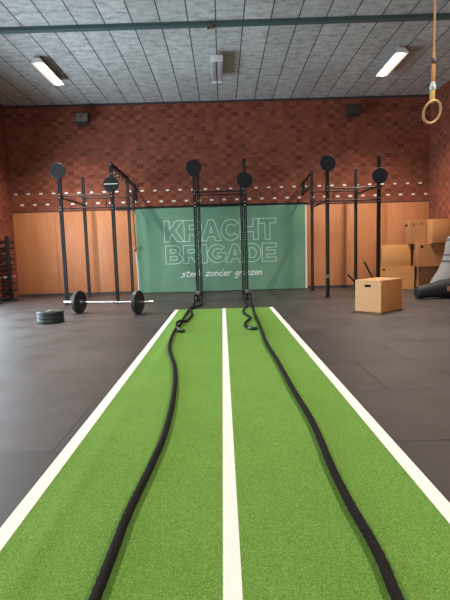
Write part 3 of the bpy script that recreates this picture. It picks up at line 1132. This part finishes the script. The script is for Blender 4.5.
def jump_box(label, loc, rotz, w, d, h, m_front, m_side, m_top, holes=(), side_holes=(), group=None):
    """box with its front along +x from loc, depth along +y"""
    t = thing('jump_box', label, 'jump box', loc, rotz, group)
    T = 0.018
    bm = bmesh.new()
    hole_panel(bm, w, h - T, T, holes[0] if holes else None)
    o = obj('front_panel', bm, m_front, t)
    for hx in holes[1:]:
        q = boxobj('screw_hole', (hx[0], -0.0015, hx[1]), (hx[2], 0.004, hx[3]), M_HOLE, o)
    bm = bmesh.new()
    hole_panel(bm, w, h - T, T, None, Matrix.Translation((0, d - T, 0)))
    obj('back_panel', bm, m_front, t)
    for x in (0, w - T):
        bm = bmesh.new()
        add_box(bm, (x, T, 0), (x + T, d - T, h - T), None, 0.001)
        o = obj('side_panel', bm, m_side, t)
        for hy in side_holes if x == 0 else ():
            boxobj('screw_hole', (-0.0015, hy[0], hy[1]), (0.004, hy[2], hy[3]), M_HOLE, o)
    boxobj('top_panel', (0, 0, h - T), (w, d, h), m_top, t, 0.002)
    boxobj('dark_inner_sheet', (T, T + 0.03, 0.05), (w - T, T + 0.04, h - T - 0.03), M_HOLE, t)  # dark sheet behind the front, interior shade put into its colour
    return t


# box in front: corner seen nearest the camera is its front right one
a = math.radians(41 - 90)
FRx, FRy = 2.725, 7.83
ca, sa = math.cos(a), math.sin(a)
W1 = 0.51
o = jump_box('light wooden jump box with a slotted hand hole standing alone on the right floor', (FRx - ca * W1, FRy - sa * W1, 0.001), a, W1, 0.755, 0.562,
             M_PLY, M_PLY5, M_PLY, holes=((0.19, 0.437, 0.315, 0.482),))  # darker ply on the side panels: their shade is put into the colour

BH = 0.598
G = 'jump boxes stacked in the right corner'
jump_box('jump box lowest left in the corner stack, behind the lone box', (4.215, 12.17, 0.001), math.radians(-6), 0.88, 0.45, BH - 0.002, M_PLY2, M_PLY3, M_PLY2,
         holes=((0.06, 0.50, 0.13, 0.55), (0.82, 0.50, 0.845, 0.53)), group=G)
jump_box('jump box lowest right in the corner stack, partly behind the bags', (5.16, 12.0, 0.001), 0, 0.73, 0.60, BH - 0.002, M_PLY3, M_PLY3, M_PLY2,
         holes=((0.03, 0.46, 0.06, 0.52), (0.16, 0.50, 0.18, 0.53), (0.45, 0.50, 0.47, 0.53)), group=G)
jump_box('jump box in the middle row left of the corner stack, plain amber front', (4.255, 12.19, BH + 0.001), math.radians(-6), 0.755, 0.45, BH - 0.002, M_PLY2, M_PLY3, M_PLY2, group=G)
jump_box('brown jump box in the middle row right of the corner stack with a round hole', (5.07, 11.80, BH + 0.001), 0, 0.82, 0.65, BH - 0.002, M_PLY3, M_PLY4, M_PLY2,
         holes=((0.06, 0.48, 0.13, 0.545), (0.36, 0.50, 0.39, 0.53)), side_holes=((0.22, 0.46, 0.32, 0.51),), group=G)
jump_box('top left jump box of the corner stack, brown front with three holes', (4.925, 12.0, BH * 2 + 0.001), 0, 0.43, 0.50, BH - 0.002, M_PLY3, M_PLY3, M_PLY2,
         holes=((0.08, 0.46, 0.12, 0.50), (0.29, 0.49, 0.33, 0.53)), side_holes=((0.16, 0.45, 0.34, 0.52),), group=G)
jump_box('top right jump box of the corner stack against the right wall, plain', (5.37, 11.68, BH * 2 + 0.001), 0, 0.53, 0.80, BH + 0.01, M_PLY5, M_PLY5, M_PLY2, group=G)

# ------------------------------------------------------------------ bags at the right edge
def loft(bm, secs, seg=28):
    """secs: (cx, cy, cz, rx, ry) horizontal ellipses from bottom to top"""
    rings = []
    for cx, cy, cz, rx, ry in secs:
        ring = []
        for k in range(seg):
            th = 2 * PI * k / seg
            wob = 1 + 0.025 * math.sin(3 * th + cz * 5) + 0.02 * math.sin(7 * th - cz * 9)
            ring.append(bm.verts.new((cx + rx * wob * math.cos(th), cy + ry * wob * math.sin(th), cz)))
        rings.append(ring)
    for q, w in zip(rings, rings[1:]):
        for k in range(seg):
            bm.faces.new((q[k], q[(k + 1) % seg], w[(k + 1) % seg], w[k])).smooth = True
    bm.faces.new(rings[0][::-1])
    bm.faces.new(rings[-1])


t_ = thing('canvas_bag', 'tall slumped grey canvas bag leaning at the right edge of the picture', 'bag', (5.25, 10.35, 0))
secs = [(0, 0, 0.0, 0.50, 0.30), (0, 0, 0.06, 0.56, 0.34), (0.0, 0, 0.20, 0.57, 0.35), (0.03, 0, 0.38, 0.50, 0.33), (0.08, 0.01, 0.55, 0.42, 0.31), (0.12, 0.02, 0.75, 0.36, 0.29),
        (0.15, 0.03, 0.95, 0.335, 0.27), (0.17, 0.04, 1.15, 0.315, 0.26), (0.19, 0.05, 1.30, 0.29, 0.24), (0.20, 0.05, 1.38, 0.20, 0.17), (0.20, 0.05, 1.41, 0.08, 0.07)]
bm = bmesh.new()
loft(bm, secs)
obj('bag_body', bm, M_GBAG, t_)
for z, cx, cy, rx, ry, hh in ((0.78, 0.125, 0.02, 0.362, 0.293, 0.05), (1.26, 0.185, 0.048, 0.306, 0.253, 0.06), (0.93, 0.148, 0.03, 0.344, 0.279, 0.02)):
    bm = bmesh.new()
    loft(bm, [(cx, cy, z - hh / 2, rx + 0.004, ry + 0.004), (cx, cy, z, rx + 0.010, ry + 0.010), (cx, cy, z + hh / 2, rx + 0.004, ry + 0.004)])
    o = obj('dark_band', bm, M_GBAND, t_)
t_ = thing('punch_bag', 'black padded bag lying on the floor in front of the grey canvas bag', 'bag', (4.13, 9.72, 0))
bm = bmesh.new()
prof = [(0.0, 0.0), (0.09, 0.005), (0.125, 0.03), (0.135, 0.10), (0.15, 0.30), (0.19, 0.55), (0.215, 0.8), (0.215, 1.4), (0.18, 1.60), (0.0, 1.62)]
add_lathe(bm, prof, (0, 0, 0), (1, 0.04, 0.0), 28)
for v in bm.verts:
    k = max(0.0, min(1.0, v.co.x / 0.6))
    v.co.z += 0.135 + 0.08 * k
    v.co.z = max(v.co.z, 0.004)
obj('bag_body', bm, M_DBAG, t_)
bm = bmesh.new()
add_lathe(bm, [(0.2175, 0), (0.221, 0.01), (0.221, 0.05), (0.2175, 0.06)], (1.0, 0.04, 0.217), (1, 0.04, 0), 28)
obj('seam_band', bm, M_GBAND, t_)
boxobj('tag_patch', (0.60, -0.205, 0.17), (0.74, -0.165, 0.27), M_TAG, t_, 0.004, Matrix.Translation((0, 0.0, 0)))
# ------------------------------------------------------------------ barbell rack on the left wall
t_ = thing('barbell_rack', 'dark wall rack for barbells in the left back corner', 'rack', (-XW + 0.025, 11.3, 0))
ZS = [1.56, 1.40, 1.25, 1.11, 0.97, 0.82, 0.62, 0.44, 0.24]
for y in (-0.10, 0.78):
    u = boxobj('post', (0.20, y - 0.04, 0.0), (0.28, y + 0.04, 1.70), M_STEEL_BLACK, t_, 0.004)
    for z in ZS:
        bm = bmesh.new()
        add_box(bm, (0.055, y - 0.03, z - 0.056), (0.20, y + 0.03, z - 0.033), None, 0.002)
        add_box(bm, (0.050, y - 0.03, z - 0.030), (0.066, y + 0.03, z + 0.012), None, 0.002)
        obj('hook', bm, M_STEEL_BLACK, u)
    boxobj('base_foot', (0.0, y - 0.05, 0.0), (0.40, y + 0.05, 0.03), M_STEEL_BLACK, t_, 0.003)
boxobj('cross_rail', (0.215, -0.06, 0.06), (0.265, 0.74, 0.12), M_STEEL_BLACK, t_, 0.003)
names = ['topmost barbell on the left wall rack', 'second barbell from the top of the left wall rack', 'third barbell from the top of the left wall rack',
         'fourth barbell from the top of the left wall rack', 'fifth barbell down, worn steel, on the left wall rack', 'sixth barbell down, just above the pale one, on the left wall rack',
         'pale bright steel barbell on the left wall rack', 'second lowest barbell on the left wall rack', 'lowest barbell on the left wall rack']


def rack_bar(z, label, m):
    t = thing('rack_barbell', label, 'barbell', (-XW + 0.155, 11.45, z), 0, 'barbells on the left wall rack')
    cylobj('bar_shaft', (0, -0.50, 0), (0, 0.84, 0), 0.0145, m, t)
    for sg, y in ((-1, -0.18), (1, 0.58)):
        bm = bmesh.new()
        add_lathe(bm, [(0, 0), (0.031, 0), (0.031, 0.018), (0.030, 0.02), (0.030, 0.60), (0, 0.602)], (0, y, 0), (0, sg, 0), 14)
        obj('sleeve', bm, m, t)


for k, z in enumerate(ZS):
    rack_bar(z, names[k], M_CHROME if k == 6 else M_LIGHTBAR if k in (2, 4) else M_DARKBAR)

# ------------------------------------------------------------------ battle ropes
RR = 0.0200
LM = [(-0.470, 0.75), (-0.460, 1.05), (-0.454, 1.404), (-0.45, 1.641), (-0.447, 1.864), (-0.427, 2.151), (-0.413, 2.353), (-0.396, 2.729), (-0.408, 3.285), (-0.451, 3.918), (-0.52, 4.493),
      (-0.672, 5.396), (-0.716, 6.486), (-0.685, 7.0), (-0.693, 7.763), (-0.692, 8.538), (-0.669, 9.477), (-0.675, 10.2)]
LT = [(-0.5, 10.2), (-0.47, 9.85), (-0.603, 9.42), (-0.66, 8.756), (-0.582, 8.174), (-0.618, 7.465), (-0.70, 7.05), (-0.716, 6.75), (-0.655, 6.50), (-0.575, 6.462)]
RM = [(0.530, 0.75), (0.530, 1.05), (0.532, 1.348), (0.543, 1.517), (0.543, 1.673), (0.533, 1.92), (0.535, 2.269), (0.557, 2.886), (0.54, 3.586), (0.528, 4.574), (0.505, 5.506),
      (0.522, 6.277), (0.538, 7.189), (0.548, 8.13), (0.59, 9.259), (0.625, 10.2)]
RT = [(0.475, 10.2), (0.50, 9.538), (0.371, 8.59), (0.381, 8.035), (0.443, 7.593), (0.342, 7.123), (0.317, 6.787), (0.371, 6.553), (0.469, 6.493)]


def zfloor(x, y):
    top = max(tz(x + d, min(y, 8.99)) for d in (-0.02, 0.0, 0.02)) + 0.0015
    k = min(1.0, max(0.0, (y - 9.08) / 0.22))
    return top * (1 - k) + 0.001 * k + RR * 1.06


def battle_rope(label, main, tail, px, over):
    t = thing('battle_rope', label, 'rope', (px, PY0, 0), 0, 'black battle ropes on the turf')
    K = 0.987
    main = [(x * K, y * K if y < 10 else y) for x, y in main]
    tail = [(x * K, y * K if y < 10 else y) for x, y in tail]
    pts = [(x, y, zfloor(x, y)) for x, y in main]
    lo, hi = (pts[-1][0], tail[0][0])
    # loop round the foot of the post
    s0 = 1 if hi > lo else -1
    loop = [(px - s0 * 0.085, PY0 - 0.08, 0.06), (px - s0 * 0.075, PY0 + 0.09, 0.13), (px + s0 * 0.075, PY0 + 0.09, 0.13), (px + s0 * 0.085, PY0 - 0.08, 0.06)]
    tl = [(x, y, zfloor(x, y) + (0.042 if over and 8.3 < y < 9.0 else 0.044 if over and 6.6 < y < 7.2 else 0.0)) for x, y in tail]
    path = catmull(pts + loop + tl, 0.018)
    path = [Vector((p.x, p.y, max(p.z, zfloor(p.x, p.y)))) - t.location for p in path]
    for k in range(1, 25):
        path[-k].z += 0.003 * min(1.0, (25 - k) / 12)
    bm = bmesh.new()
    add_sweep(bm, path, RR, 12, twist=0.14)
    obj('rope_strand', bm, M_ROPE, t)
    bm = bmesh.new()
    add_sweep(bm, path[-10:], RR * 1.16, 14)
    o = obj('end_sleeve', bm, M_SHRINK, t)
    o['label'] = 'shiny heat-shrink end sleeve'


battle_rope('left black battle rope, curving along the turf left of the centre line', LM, LT, -0.595, True)
battle_rope('right black battle rope, lying almost straight right of the centre line', RM, RT, 0.550, False)
